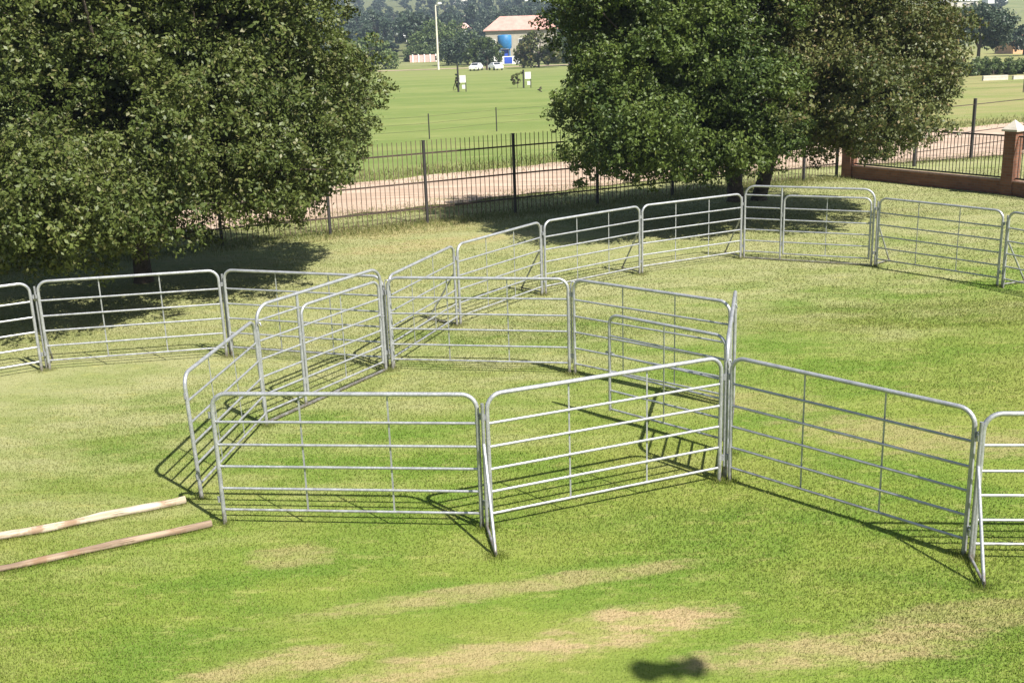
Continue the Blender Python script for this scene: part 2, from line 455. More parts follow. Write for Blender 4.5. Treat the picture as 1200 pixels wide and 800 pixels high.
def place(name, A, B, label, cat, group, lean=0.):
    A = Vector(A); B = Vector(B); c = (A + B) / 2; d = B - A
    t = empty(name, (c.x, c.y, 0), math.atan2(d.y, d.x)); t.rotation_euler.x = lean
    tag(t, label, cat, group)
    return t, d.length / 2

def panel(A, B, label, lean=0.):
    t, h = place('livestock_panel', A, B, label, 'livestock panel', 'plain six-rail panels of the pens', lean)
    m = MB(); m.tube(arch(-h, h, 1.585, .17, z0=-.02), .0255, 10); m.build('frame', M['galv'], t)
    for z in RAILS:
        one_tube('rail', (-h + .02, 0, z), (h - .02, 0, z), .0170, M['galv'], t, flat=.8)
    for f in (-1, 1):
        m = MB(); m.box((f * h * .335, .021, .875), (.020, .006, 1.40)); m.build('stay', M['galv'], t)
    lugs(t, -h, h)
    return t

def gate_panel(A, B, label, open_to=None, post=.88):
    """frame with a short railed part at A, a gate between the inner post and B"""
    t, h = place('gate_panel', A, B, label, 'gate panel', 'taller panels with a gate in them')
    m = MB(); m.tube(arch(-h, h, 1.765, .24, z0=-.02), .0255, 10); m.build('frame', M['galv'], t)
    xi = -h + post
    one_tube('inner_post', (xi, 0, .02), (xi, 0, 1.75), .023, M['galv'], t)
    for z in (1.55,) + RAILS:
        one_tube('rail', (-h + .02, 0, z), (xi, 0, z), .0170, M['galv'], t, flat=.8)
    m = MB(); m.box((0, 0, .018), (2 * h - .06, .05, .02)); m.build('sill_bar', M['galv'], t)
    lugs(t, -h, h)
    # the gate, its origin at the hinge side
    gl = h - xi - .13
    gl = 1.93 if open_to else gl
    ang = 0.
    if open_to:
        ang = math.atan2(open_to[1] - (Vector(A) + (Vector(B) - Vector(A)).normalized() * post).y,
                         open_to[0] - (Vector(A) + (Vector(B) - Vector(A)).normalized() * post).x) - t.rotation_euler.z
    P = arch(0, gl, 1.56, .15, z0=.14)
    mb = MB(); mb.tube(P, .023, 10)
    g = mb.build('gate', M['galv'], t, (xi + .065 * math.cos(ang), .065 * math.sin(ang), 0)); g.rotation_euler.z = ang
    for z in RAILS[:-1] + (.16,):
        one_tube('rail', (.015, 0, z), (gl - .015, 0, z), .0170, M['galv'], g, flat=.8)
    m = MB(); m.box((gl * .5, .021, .85), (.020, .006, 1.38)); m.build('stay', M['galv'], g)
    for z in (1.1, .4):
        m = MB(); m.tube([(-.035, 0, z - .05), (-.035, 0, z + .05)], .02, 8); m.box((-.015, 0, z), (.04, .014, .04)); m.build('hinge', M['galv2'], g)
    m = MB(); m.box((gl + .01, 0, 1.0), (.12, .02, .03)); m.tube([(gl - .02, 0, .97), (gl - .02, -.07, .97), (gl + .0, -.1, .97)], .007, 6)
    m.build('latch', M['galv2'], g)
    return t

def prop(P, foot, label):
    P = Vector(P); d = Vector(foot) - P; L = d.length
    t = empty('panel_prop', (P.x, P.y, 0), math.atan2(d.y, d.x))
    tag(t, label, 'panel prop', 'triangular props standing at the panel joints')
    one_tube('upright', (.035, 0, 0), (.035, 0, 1.50), .019, M['galv2'], t)
    one_tube('strut', (L, 0, .02), (.05, 0, 1.03), .019, M['galv'], t)
    one_tube('foot_bar', (.05, 0, .04), (L, 0, .03), .016, M['galv2'], t)
    m = MB(); m.tube([(L - .01, 0, -.05), (L + .015, 0, .06)], .012, 6); m.build('spike', M['galv2'], t)
    return t

def pin(P, label):
    t = empty('joining_pin', (P[0], P[1], 0)); tag(t, label, 'joining pin', 'drop pins joining panels')
    one_tube('rod', (0, 0, .18), (0, 0, 1.5), .013, M['galv2'], t, 8)
    m = MB(); m.tube([(0, 0, 1.5), (.02, 0, 1.54), (.055, 0, 1.54), (.07, 0, 1.49)], .011, 6); m.build('hook', M['galv2'], t)
    return t

panel((-11.2, 16.35), (-8.25, 18.14), 'galvanised panel cut off by the left edge of the photo, beside the left tree')
panel((-8.13, 18.19), (-5.14, 18.67), 'whole galvanised panel standing in front of the shade of the left tree')
panel((-5.04, 18.68), (-2.14, 17.66), 'galvanised panel seen through the bars of the left gate panel, running to the left joint')
panel((-3.89, 12.33), (-3.63, 14.92), 'steeply foreshortened galvanised panel with its near end by the pale pole', lean=R(-1.8))
panel((-3.41, 11.56), (-.41, 11.21), 'nearest left galvanised panel seen square on, its left foot by the brown pole')
panel((-.30, 11.19), (2.49, 12.31), 'galvanised panel rising to the right from the front prop to the corner joint')
panel((2.62, 12.31), (4.62, 10.17), 'dark-lit galvanised panel casting a thick black shadow line, right of the corner joint')
panel((4.66, 10.06), (7.62, 9.78), 'galvanised panel cut off by the right edge of the photo in the foreground')
panel((-2.04, 17.55), (.93, 16.97), 'galvanised panel in the middle of the pens, seen square on between the two joints')
panel((1.02, 16.92), (3.15, 15.03), 'dark-lit galvanised panel behind the open gate, middle of the pens')
panel((-2.03, 17.66), (-1.06, 20.31), 'foreshortened galvanised panel running back from the left joint with a dark end post')
panel((-.99, 20.38), (.68, 22.74), 'back row galvanised panel between the dark end post and the shade')
panel((.77, 22.78), (3.01, 24.50), 'galvanised panel of the back row in front of the shade, third from the gate panel')
panel((3.08, 24.54), (5.65, 25.92), 'galvanised panel of the back row just left of the closed back gate panel')
panel((8.50, 24.47), (10.26, 22.12), 'grey galvanised panel of the back row just right of the closed back gate panel')
panel((10.33, 22.00), (11.6, 19.3), 'galvanised panel cut off by the right edge of the photo in the back row')
gate_panel((-3.65, 15.00), (-2.15, 17.50), 'taller gate panel with its gate shut, left of the middle, beside the slanting near panel')
gate_panel((5.75, 25.97), (8.42, 24.60), 'taller gate panel with its gate shut, in the back row below the tree trunk')
gate_panel((2.58, 12.40), (3.24, 15.10), 'gate panel seen edge on behind the corner joint with its gate swung wide open', open_to=(1.42, 14.62))

prop((-.355, 11.18), (-.25, 10.49), 'prop with its foot pointing at the camera between the two nearest left panels')
prop((4.64, 10.09), (4.54, 9.50), 'prop with its foot pointing at the camera by the right edge of the photo')
prop((-8.19, 18.19), (-8.35, 18.85), 'prop behind the joint of the two leftmost panels')
prop((-5.09, 18.71), (-5.2, 19.38), 'prop behind the joint at the right end of the shaded left panel')
prop((-1.03, 20.35), (-1.65, 20.80), 'prop leaning back from the dark end post, nearest of the back row')
prop((.73, 22.78), (.25, 23.36), 'prop behind the second joint of the back row')
prop((3.04, 24.54), (2.68, 25.17), 'prop behind the third joint of the back row')
prop((5.70, 25.97), (5.42, 26.63), 'prop behind the left end of the closed back gate panel')
prop((8.47, 24.55), (8.98, 25.0), 'prop behind the right end of the closed back gate panel')
prop((10.31, 22.07), (10.95, 22.35), 'prop behind the joint nearest the right edge in the back row')
pin((-2.09, 17.57), 'tall drop pin at the left joint where four panels meet')
pin((.975, 16.95), 'drop pin joining the square-on middle panel to the dark-lit one')
pin((2.55, 12.34), 'drop pin at the corner joint under the edge-on gate panel')
pin((-3.65, 14.95), 'drop pin between the slanting near panel and the left gate panel')
pin((3.19, 15.08), 'drop pin at the far end of the edge-on gate panel')

# two poles lying on the grass
def log(a, b, r, mat, label, rr):
    a = Vector(a); b = Vector(b); d = b - a
    o_e = math.atan2(d.y, d.x); L = d.length; m = MB()
    pts = []; rad = []
    for i in range(25):
        f = i / 24
        pts.append((-L / 2 + L * f, mnoise.noise(Vector((f * 4, rr, 0))) * .09, r * .8 + mnoise.noise(Vector((f * 3, rr, 9))) * .008))
        rad.append(r * (1 + .2 * (f - .5) + .35 * mnoise.noise(Vector((f * 11, rr, 4)))))
    m.tube(pts, rad, 12)
    o = m.build('wooden_pole', mat); o.location = ((a + b) / 2).to_tuple() + (0,); o.rotation_euler.z = o_e
    tag(o, label, 'wooden pole', 'poles lying on the grass at the entrance')
log((-7.6, 10.56), (-4.05, 12.20), .046, M['log_pale'], 'pale peeled wooden pole lying on the grass, the farther one', 2)
log((-7.4, 9.65), (-3.55, 11.50), .039, M['log_brown'], 'brown weathered wooden pole lying on the grass, the nearer one', 7)

# ------------------------------------------------------------------ palisade fence
fp = [(-22.2, 23.2), (-19.4, 24.6), (-16.5, 26.0), (-13.6, 27.4), (-10.85, 28.85), (-8.1, 30.20), (-5.24, 31.50), (-2.47, 32.92), (.25, 34.38), (3.0, 35.75), (5.7, 37.1), (8.35, 38.45), (10.95, 39.8), (12.45, 40.75)]
fr = empty('palisade_fence', (fp[0][0], fp[0][1], 0)); tag(fr, 'long dark brown steel palisade fence along the pink dirt road behind the pens', 'fence')
def loc(p, z=0): return (p[0] - fp[0][0], p[1] - fp[0][1], z)
for p in fp:
    m = MB(); m.box(loc(p, 1.25), (.075, .075, 2.5), .48); m.box(loc(p, 2.51), (.09, .09, .02), .48); m.build('post', M['dark_post'], fr)
for a, b in zip(fp[:-1], fp[1:]):
    d = Vector((b[0] - a[0], b[1] - a[1])); L = d.length; an = math.atan2(d.y, d.x)
    c = ((a[0] + b[0]) / 2, (a[1] + b[1]) / 2)
    for z in (2.13, 1.26, .48):
        m = MB(); m.box(loc(c, z), (L - .08, .035, .045), an); m.build('rail', M['fence'], fr)
    m = MB(); n = int(L / .155)
    for k in range(n):
        f = (k + .7) / (n + .4); q = (a[0] + d.x * f, a[1] + d.y * f)
        h = 2.40 + random.uniform(-.015, .015)
        m.box(loc((q[0] + .022 * math.sin(an), q[1] - .022 * math.cos(an)), .12 + h / 2), (.020, .010, h), an + random.uniform(-.05, .05))
        ox, oy = .022 * math.sin(an), -.022 * math.cos(an)
    m.build('picket_panel', M['picket'], fr)

# far part of the fence, beyond the brick wall: posts with two rails
fq = [(16.2, 43.0), (19.3, 45.0), (22.6, 47.4), (25.8, 49.9), (29.0, 52.2)]
f2 = empty('wire_fence', (fq[0][0], fq[0][1], 0)); tag(f2, 'dark post fence seen beyond the brick pier with thin horizontal rails', 'fence')
for i, p in enumerate(fq):
    m = MB(); m.box((p[0] - fq[0][0], p[1] - fq[0][1], 1.22), (.10, .10, 2.44), .6); m.build('post', M['dark_post'], f2)
for a, b in zip(fq[:-1], fq[1:]):
    for z in (.55, 1.1, 2.2):
        one_tube('rail', (a[0] - fq[0][0], a[1] - fq[0][1], z), (b[0] - fq[0][0], b[1] - fq[0][1], z), .018, M['fence'], f2, 6)

# thin post and wire fence at the edge of the field
fw = [(-22, 54), (-15, 57.5), (-9.5, 61), (-4.4, 63.7), (-.5, 67.6), (3.7, 70.7), (10, 75), (17, 79), (25, 83), (33, 86), (42, 89)]
f3 = empty('field_fence', (fw[0][0], fw[0][1], 0)); tag(f3, 'thin post and wire fence along the near edge of the green field', 'fence')
for p in fw:
    one_tube('post', (p[0] - fw[0][0], p[1] - fw[0][1], 0), (p[0] - fw[0][0], p[1] - fw[0][1], 1.45), .04, M['dark_post'], f3, 6)
for z in (.5, .9, 1.3):
    m = MB(); m.tube([(p[0] - fw[0][0], p[1] - fw[0][1], z) for p in fw], .006, 4); m.build('wire', M['fence'], f3)

# brick wall with piers and railings
bw = [(12.79, 40.35), (16.26, 34.82), (17.6, 31.2)]
def angle(a, b): return math.atan2(b[1] - a[1], b[0] - a[0])
wl = empty('brick_boundary_wall', (bw[0][0], bw[0][1], 0)); tag(wl, 'low dark red brick wall carrying black railings between brick piers', 'boundary wall')
for i, (a, b) in enumerate(zip(bw[:-1], bw[1:])):
    d = Vector((b[0] - a[0], b[1] - a[1])); L = d.length - .46; an = angle(a, b); c = ((a[0] + b[0]) / 2 - bw[0][0], (a[1] + b[1]) / 2 - bw[0][1])
    root = empty('wall_bay', (c[0], c[1], 0), an); root.parent = wl
    m = MB(); m.box((0, 0, .21), (L, .23, .42)); m.build('low_wall', M['brick'], root)
    m = MB(); m.box((0, 0, .445), (L, .27, .05), 0, .008); m.build('coping', M['coping'], root)
    r = MB(); r.box((0, 0, .53), (L, .04, .05)); r.box((0, 0, 1.86), (L, .04, .05))
    n = int(L / .13)
    for k in range(n): r.box((-L / 2 + (k + .5) * L / n, 0, 1.2), (.018, .018, 1.32))
    r.build('railing', M['railing'], root)
for i, p in enumerate(bw):
    root = empty('brick_pier', (p[0] - bw[0][0], p[1] - bw[0][1], 0), angle(bw[max(0, i - 1)], bw[max(1, i)])); root.parent = wl
    h = 1.32 if i == 0 else 2.02
    m = MB(); m.box((0, 0, h / 2), (.40, .40, h)); m.build('shaft', M['brick'], root)
    m = MB(); z = h; w = .27 if i else .22
    m.box((0, 0, z + .03), (2 * w, 2 * w, .06))
    ap = .30 if i else .05
    m.add([(-w, -w, z + .061), (w, -w, z + .061), (w, w, z + .061), (-w, w, z + .061), (0, 0, z + .06 + ap)], [(0, 1, 4), (1, 2, 4), (2, 3, 4), (3, 0, 4)])
    m.build('cap', M['cap'] if i else M['coping'], root)

# ------------------------------------------------------------------ trees
def leaf_cloud(rg, clumps, per, size, flat=.75, aspect=.5, tufts=0):
    """clumps: (cx,cy,cz,r). Leaf-sized diamonds spread near each clump's surface, facing loosely outwards."""
    C = np.array(clumps); n = len(C) * per
    ci = np.repeat(np.arange(len(C)), per)
    d = rg.normal(size=(n, 3)); d /= np.linalg.norm(d, axis=1, keepdims=True)
    if tufts:                                    # leaves gather in sprays at the twig ends
        T_ = rg.normal(size=(len(C), tufts, 3)); T_ /= np.linalg.norm(T_, axis=2, keepdims=True)
        T_ *= (.45 + .55 * rg.random((len(C), tufts, 1)) ** .5)
        tk = rg.integers(0, tufts, n); c0 = T_[ci, tk]
        loose = rg.random(n) < .16
        off = (c0 + d * (.10 + .20 * rg.random((n, 1)))) * C[ci, 3][:, None]
        off[loose] = (d * (C[ci, 3] * rg.random(n) ** .4)[:, None])[loose]
        d = np.where(loose[:, None], d, c0 * .7 + d * .5)
    else:
        rad = C[ci, 3] * (.35 + .65 * rg.random(n) ** .45)
        off = d * rad[:, None]
    off[:, 2] *= flat
    p = C[ci, :3] + off
    nrm = d * .9 + rg.normal(size=(n, 3)) * .75 + np.array([0, 0, .35]); nrm /= np.linalg.norm(nrm, axis=1, keepdims=True)
    a = rg.normal(size=(n, 3)); a -= nrm * (a * nrm).sum(1, keepdims=True); a /= np.linalg.norm(a, axis=1, keepdims=True)
    b = np.cross(nrm, a); s = size * (.6 + .8 * rg.random(n))[:, None]
    v = np.empty((n, 4, 3)); v[:, 0] = p - a * s; v[:, 1] = p + b * s * aspect; v[:, 2] = p + a * s; v[:, 3] = p - b * s * aspect
    return v.reshape(-1, 3), np.arange(n * 4).reshape(n, 4)

def lobe_clumps(rg, lobes, n, rmin, rmax, shell=.62):
    out = []; vol = np.array([l[3] * l[4] * l[5] for l in lobes]) ** .7; vol /= vol.sum()
    for _ in range(n):
        l = lobes[rg.choice(len(lobes), p=vol)]
        d = rg.normal(size=3); d /= np.linalg.norm(d)
        w = 1 + .28 * mnoise.noise(Vector((d * 2.1 + np.array([l[0], l[1], l[2]])).tolist()))
        f = (shell + (1 - shell) * rg.random() ** .6) * w
        out.append((l[0] + d[0] * l[3] * f, l[1] + d[1] * l[4] * f, l[2] + d[2] * l[5] * f, rg.uniform(rmin, rmax)))
    return out

def limb(m, rg, a, b, r0, r1, wob=.25, n=7, side=9):
    a = np.array(a, float); b = np.array(b, float); P = []; Rr = []
    w = rg.normal(size=3) * wob
    for i in range(n):
        f = i / (n - 1); P.append(tuple(a + (b - a) * f + w * math.sin(f * PI))); Rr.append(r0 * (1 - f) + r1 * f)
    m.tube(P, Rr, side); return P

def big_tree(name, label, base, lobes, nclump, per, size, leaf, trunk_r, fork_z, seed, rmin=.45, rmax=.95, lean=(0, 0), extra=None, group=None, core_n=420):
    rg = np.random.default_rng(seed)
    t = empty(name, (base[0], base[1], 0)); tag(t, label, 'tree', group)
    cl = [c for c in lobe_clumps(rg, lobes, nclump, rmin, rmax) if c[2] > .9 + c[3] * .5]
    cl = [c for c in cl if mnoise.noise(Vector((c[0] * .75 + seed, c[1] * .75, c[2] * .95))) > -.17 or c[2] < 2.6]
    if extra: cl += extra
    cl = [(c[0] - base[0], c[1] - base[1], c[2], c[3]) for c in cl]
    m = MB()
    f = (lean[0], lean[1], fork_z)
    P = [(0, 0, -.1), (0, 0, .12), (lean[0] * .4, lean[1] * .4, fork_z * .5), f]
    m.tube(P, [trunk_r * 1.5, trunk_r * 1.15, trunk_r, trunk_r * .9], 12)
    for k in range(9):
        c = cl[rg.integers(len(cl))]
        limb(m, rg, (f[0], f[1], f[2] - .1), (c[0] * .8, c[1] * .8, max(c[2], fork_z * .9)), trunk_r * .6, .04, .35)
    for k in range(46):
        c = cl[rg.integers(len(cl))]; s = rg.uniform(.25, .6)
        limb(m, rg, (f[0] + (c[0] - f[0]) * s, f[1] + (c[1] - f[1]) * s, f[2] + (c[2] - f[2]) * s), c[:3], .06, .012, .2, 5, 5)
    m.build('trunk', M['bark'], t)
    v, fc = leaf_cloud(rg, cl, per, size, .8, .55, 16)
    core = [c for c in lobe_clumps(rg, [(l[0], l[1], l[2], l[3] * .62, l[4] * .62, l[5] * .62) for l in lobes if min(l[3:6]) > 2.2], core_n, .4, .6, .1) if c[2] > 1.9]
    core = [(c[0] - base[0], c[1] - base[1], c[2], c[3]) for c in core]
    v2, f2_ = leaf_cloud(rg, core, 110, size * 1.5, .8, .7)
    fc = np.concatenate([fc, f2_ + len(v)]); v = np.concatenate([v, v2])
    npmesh('crown', v, fc, leaf, t)
    return t

# left: broad grey-green tree over the left panels
rgx = np.random.default_rng(5)
big_tree('broad_tree', 'broad grey-green tree filling the top left above the shaded panels', (-8.85, 25.6),
         [(-9.2, 25.3, 5.2, 4.6, 4.2, 3.9), (-5.8, 25.8, 4.3, 2.7, 2.9, 2.6), (-5.4, 25.6, 3.2, 2.1, 2.0, 1.5), (-5.5, 26.0, 6.6, 2.3, 2.8, 2.6), (-9.0, 25.5, 7.6, 4.2, 3.4, 2.4), (-12.2, 23.8, 4.2, 3.2, 3.6, 2.9),
          (-9.3, 21.2, 3.1, 2.5, 1.9, 1.5), (-8.1, 22.4, 3.9, 2.3, 2.2, 2.0), (-6.2, 23.6, 3.7, 1.9, 1.9, 1.6), (-11.3, 20.6, 3.3, 1.9, 1.6, 1.8), (-6.9, 21.8, 3.1, 1.7, 1.5, 1.25), (-5.0, 23.5, 3.2, 1.6, 1.5, 1.4), (-5.6, 22.9, 3.0, 1.3, 1.1, 1.0), (-8.6, 20.4, 2.75, 2.2, 1.1, .95), (-10.6, 19.9, 2.8, 1.9, 1.1, 1.0), (-8.7, 21.8, 2.3, 2.0, 1.4, 1.0), (-8.6, 21.0, 2.15, 1.5, .9, .75), (-7.6, 20.9, 2.6, 1.4, 1.0, .8)],
         980, 520, .047, M['leaf_karee'], .19, 1.7, 11, .40, .85)
big_tree('dense_tree', 'dark green dense tree on the left of the right-hand pair behind the back row', (7.55, 35.5),
         [(4.4, 31.0, 4.9, 2.7, 3.3, 3.3), (3.3, 31.2, 6.4, 2.3, 2.8, 2.4), (6.3, 31.8, 6.0, 2.1, 3.2, 3.1), (3.0, 29.7, 3.3, 1.7, 2.1, 1.5), (5.6, 29.0, 3.2, 2.0, 1.9, 1.5), (5.2, 28.4, 3.05, 1.9, 1.5, 1.15), (3.1, 28.5, 3.1, 1.4, 1.4, 1.2), (4.6, 29.2, 2.7, 1.7, 1.6, 1.1), (6.8, 29.6, 3.4, 1.4, 1.8, 1.3)],
         620, 480, .050, M['leaf_dark'], .24, 2.4, 21, .40, .85, lean=(-.5, -.5), group=None)
big_tree('spreading_tree', 'olive and brownish green spreading tree left of the brick boundary wall', (8.35, 35.6),
         [(9.6, 32.4, 5.0, 2.9, 3.2, 3.2), (11.2, 32.4, 5.1, 1.9, 2.6, 2.7), (8.5, 32.0, 5.8, 2.2, 3.0, 3.2), (10.2, 32.6, 7.4, 2.7, 2.8, 1.9), (9.0, 30.3, 3.5, 1.8, 1.9, 1.3), (10.7, 31.0, 3.6, 1.8, 1.8, 1.5), (9.8, 28.7, 3.5, 1.7, 1.5, 1.3), (8.0, 29.2, 3.4, 1.5, 1.4, 1.1)],
         580, 480, .050, M['leaf_olive'], .22, 2.3, 31, .40, .85, lean=(.6, -.3))

# ---- background trees (few pixels each): prototypes, then copies
def far_tree(name, h, w, leaf, seed, ncl, per, size, shape='round', trunk=.25):
    rg = np.random.default_rng(seed); t = empty(name, (0, 0, 0))
    if shape == 'round': lobes = [(0, 0, h * .55, w * .42, w * .42, h * .38), (w * .15, 0, h * .72, w * .3, w * .3, h * .25), (-w * .2, .3, h * .45, w * .3, w * .3, h * .28)]
    elif shape == 'umbrella': lobes = [(0, 0, h * .75, w * .45, w * .42, h * .24), (-w * .28, 0, h * .55, w * .2, w * .3, h * .2), (w * .28, 0, h * .5, w * .22, w * .3, h * .22), (0, 0, h * .93, w * .2, w * .2, h * .1)]
    elif shape == 'tall': lobes = [(0, 0, h * .5, w * .33, w * .33, h * .45), (0, 0, h * .8, w * .22, w * .22, h * .2)]
    else: lobes = [(0, 0, h * .45, w * .48, w * .3, h * .42), (w * .3, 0, h * .35, w * .25, w * .25, h * .32), (-w * .3, 0, h * .38, w * .25, w * .25, h * .3)]
    cl = lobe_clumps(rg, lobes, ncl, w * .06, w * .13, .4); cl = [c for c in cl if c[2] > .2]
    m = MB(); m.tube([(0, 0, -.4), (0, 0, h * .3), (w * .05, 0, h * .6)], [trunk, trunk * .8, trunk * .4], 7)
    for k in range(5):
        c = cl[rg.integers(len(cl))]; limb(m, rg, (0, 0, h * .28), c[:3], trunk * .5, .05, .3, 5, 5)
    m.build('trunk', M['bark'], t)
    v, f = leaf_cloud(rg, cl, per, size, .8, .7); npmesh('crown', v, f, leaf, t)
    return t
def put(t, x, y, s=1., rz=0., sz=None):
    t.location = (x, y, tz(x, y) - .1); t.scale = (s, s, sz or s); t.rotation_euler.z = rz; return t

T = {}
T['a'] = far_tree('bushy_tree', 9.6, 13, M['leaf_fresh'], 1, 90, 70, .28, 'low')
tag(put(T['a'], -31.5, 262), 'fresh green bushy tree right beside the crown of the broad left tree', 'tree')
a = far_tree('bushy_tree', 10.2, 15, M['leaf_fresh'], 2, 90, 70, .28, 'low'); tag(put(a, -16.5, 322, 1.2), 'wide pale green tree behind the tall light mast', 'tree')
a = far_tree('bushy_tree', 8.0, 13, M['leaf_far'], 3, 70, 60, .25, 'low'); tag(put(a, -8.5, 272, 1.15), 'wide dark green tree left of the blue tank', 'tree')
a = far_tree('bushy_tree', 7.6, 8.5, M['leaf_dark'], 13, 70, 60, .24, 'low'); tag(put(a, -4.6, 262), 'dark round tree just left of the blue tank', 'tree')
a = far_tree('small_tree', 4.6, 3.4, M['leaf_far'], 4, 40, 50, .17); tag(put(a, -3.2, 224), 'small dark tree standing between the two white cars', 'tree')
a = far_tree('bushy_tree', 8.4, 9, M['leaf_olive'], 5, 90, 70, .24, 'low'); tag(put(a, 7.4, 228), 'olive green tree in front of the pink roofed house', 'tree')
a = far_tree('bushy_tree', 7.5, 9, M['leaf_dark'], 6, 60, 60, .22); tag(put(a, 14.2, 236), 'dark tree at the right end of the pink roofed house', 'tree')
a = far_tree('umbrella_tree', 8.4, 10.8, M['leaf_far'], 7, 150, 80, .18, 'umbrella', .3); tag(put(a, 69.4, 162, .96), 'dark umbrella shaped tree at the upper right beyond the field', 'tree')
a = far_tree('bushy_tree', 6, 8, M['leaf_far'], 8, 60, 50, .22); tag(put(a, 92, 196), 'low dark tree at the right edge beside the orange house', 'tree')
for x, y, s_, lab in ((-23.5, 304, .9, 'low green bush rising behind the left part of the pink wall'), (-19.0, 306, .75, 'small green bush behind the right part of the pink wall'),
                     (-11.8, 284, .8, 'green bush between the mast and the wide dark tree'), (10.9, 262, .85, 'green bush hiding the wall of the pink roofed house'),
                     (15.5, 258, .8, 'green bush below the right end of the pink roof')):
    b_ = far_tree('bush', 6.0, 7.5, M['leaf_fresh'] if x < 0 else M['leaf_dark'], int(abs(x) * 7), 60, 60, .24, 'low', .12)
    tag(put(b_, x, y, s_), lab, 'bush')
# hedge and shrubs right
hx = [(47.6, 123.5), (49.2, 123), (50.8, 123.2), (52.6, 122.6), (54.4, 122.8), (56.2, 122.3), (58.2, 122.4)]
hx += [(46.2, 124.5), (48.4, 126), (51.6, 125.5), (55.0, 126), (57.4, 125)]
for i, (x, y) in enumerate(hx):
    if i == 0: h0 = far_tree('shrub', 2.1, 3.0, M['leaf_fresh'], 9, 40, 60, .10, 'low', .05); o = h0
    else: o = copy_tree(h0)
    put(o, x, y, random.uniform(.85, 1.15), random.uniform(0, 6)); tag(o, 'leafy green shrub in the row below the umbrella shaped tree', 'shrub', 'shrubs in a row beyond the ochre field')
# the wood in the distance
protos = [far_tree('distant_tree', 10.5, 11, M['leaf_far'], 40 + k, 40, 40, .42, ('low', 'tall', 'low', 'round')[k]) for k in range(4)]
wlab = 'dark hazy tree in the distant wood above the field'; wgrp = 'trees of the distant wood'
spots = []
rw = random.Random(12)
for d in (345, 372, 400, 430, 465, 500, 540, 585, 640, 700, 770, 850, 940, 1040):
    x = -.175 * d; step = 6.2 * (d / 400) ** .8
    while x < .06 * d:
        spots.append((x + rw.uniform(-2.5, 2.5), d + rw.uniform(-10, 10))); x += step * rw.uniform(.75, 1.5)
keep = []
for x, y in spots:
    if y < 420 and -24 < x < -4 and rw.random() < .45: continue
    if y < 420 and x < -38 and rw.random() < .5: continue
    keep.append((x, y))
spots = keep[:215]
for d, n in ((330, 3), (420, 4), (560, 6), (700, 7), (820, 9)):
    for k in range(n): spots.append(((.385 + .11 * (k + rw.random()) / n) * d, d + rw.uniform(-20, 20)))
for k in range(34):       # between, mostly behind the big trees
    d = rw.uniform(300, 620); spots.append((rw.choice((rw.uniform(-.48, -.2), rw.uniform(.08, .38))) * d, d))
first = [True] * 4
for i, (x, y) in enumerate(spots):
    k = rw.randrange(4)
    o = protos[k] if first[k] else copy_tree(protos[k]); first[k] = False
    s = rw.uniform(.65, 1.15) * (1.0 if x < .2 * y else .62); put(o, x, y, s, rw.uniform(0, 6), s * rw.uniform(.8, 1.25))
    if x / y > .3: tag(o, 'small dark hazy tree on the far hillside at the upper right', 'tree', 'trees on the far right hillside')
    elif x / y > .07 or x / y < -.19: tag(o, 'distant tree glimpsed behind the crowns of the near trees', 'tree', 'trees hidden behind the near crowns')
    else: tag(o, wlab, 'tree', wgrp)

# ------------------------------------------------------------------ things on and beyond the field
# house with pink hipped roof
def hip_house(name, label, c, w, d, eave, ridge, roofm, wallm, nwin=5, over=.6, rz=0, cat='house', group=None):
    z0 = tz(c[0], c[1]) - .3
    t = empty(name, (c[0], c[1], z0), rz); tag(t, label, cat, group)
    m = MB(); m.box((0, 0, eave / 2), (w, d, eave)); m.build('wall', wallm, t)
    W, D = w / 2 + over, d / 2 + over; m = MB(); rl = max(w / 2 - (ridge - eave) * 1.1, w * .12)
    m.add([(-W, -D, eave), (W, -D, eave), (W, D, eave), (-W, D, eave), (-rl, 0, ridge), (rl, 0, ridge),
           (-W, -D, eave - .22), (W, -D, eave - .22), (W, D, eave - .22), (-W, D, eave - .22)],
          [(0, 1, 5, 4), (1, 2, 5), (2, 3, 4, 5), (3, 0, 4), (6, 7, 1, 0), (7, 8, 2, 1), (8, 9, 3, 2), (9, 6, 0, 3), (9, 8, 7, 6)])
    m.build('roof', roofm, t)
    for k in range(nwin):
        x = -w / 2 + w * (k + .5) / nwin
        m = MB(); m.box((x, -d / 2 - .02, eave * .55), (w / nwin * .38, .1, eave * .28)); wn = m.build('window', M['white'], t)
        m = MB(); m.box((x, -d / 2 - .055, eave * .55), (w / nwin * .38 - .2, .1, eave * .28 - .2)); m.build('pane', M['glass'], wn)
    return t
hip_house('house', 'large house with a pale pink hipped roof behind trees at the top of the field', (5.2, 306), 19.0, 12, 7.7, 11.3, M['pink_roof'], M['cream'])
hip_house('house', 'small pinkish white house among the trees left of the pink roof', (-15.0, 452), 5.2, 6, 4.6, 6.6, M['pink'], M['white'], 2, .3)
for i, (x, y, w, h, lab) in enumerate(((-58, 470, 6, 3.6, 'small white house beside the broad left tree crown'), (-37.5, 452, 6, 3.4, 'low white building left of the tall mast among dark trees'),
                                  (-14.5, 640, 13, 4, 'far white roofed shed above the pink roofed house'), (19, 650, 8, 4, 'far white roofed shed right above the pink roof'),
                                  (-30, 860, 16, 5, 'very distant pale building on the left skyline'), (28, 900, 20, 5, 'very distant pale building near the skyline centre'))):
    hip_house('far_building', lab, (x, y), w, 7, h * .7, h, M['white'] if i < 2 else M['cap'], M['white'], 2, .3, cat='building')
hip_house('house', 'orange walled house at the right edge beyond the umbrella tree', (101, 214), 9, 8, 2.6, 4.4, M['orange'], M['orange'], 3, .4)
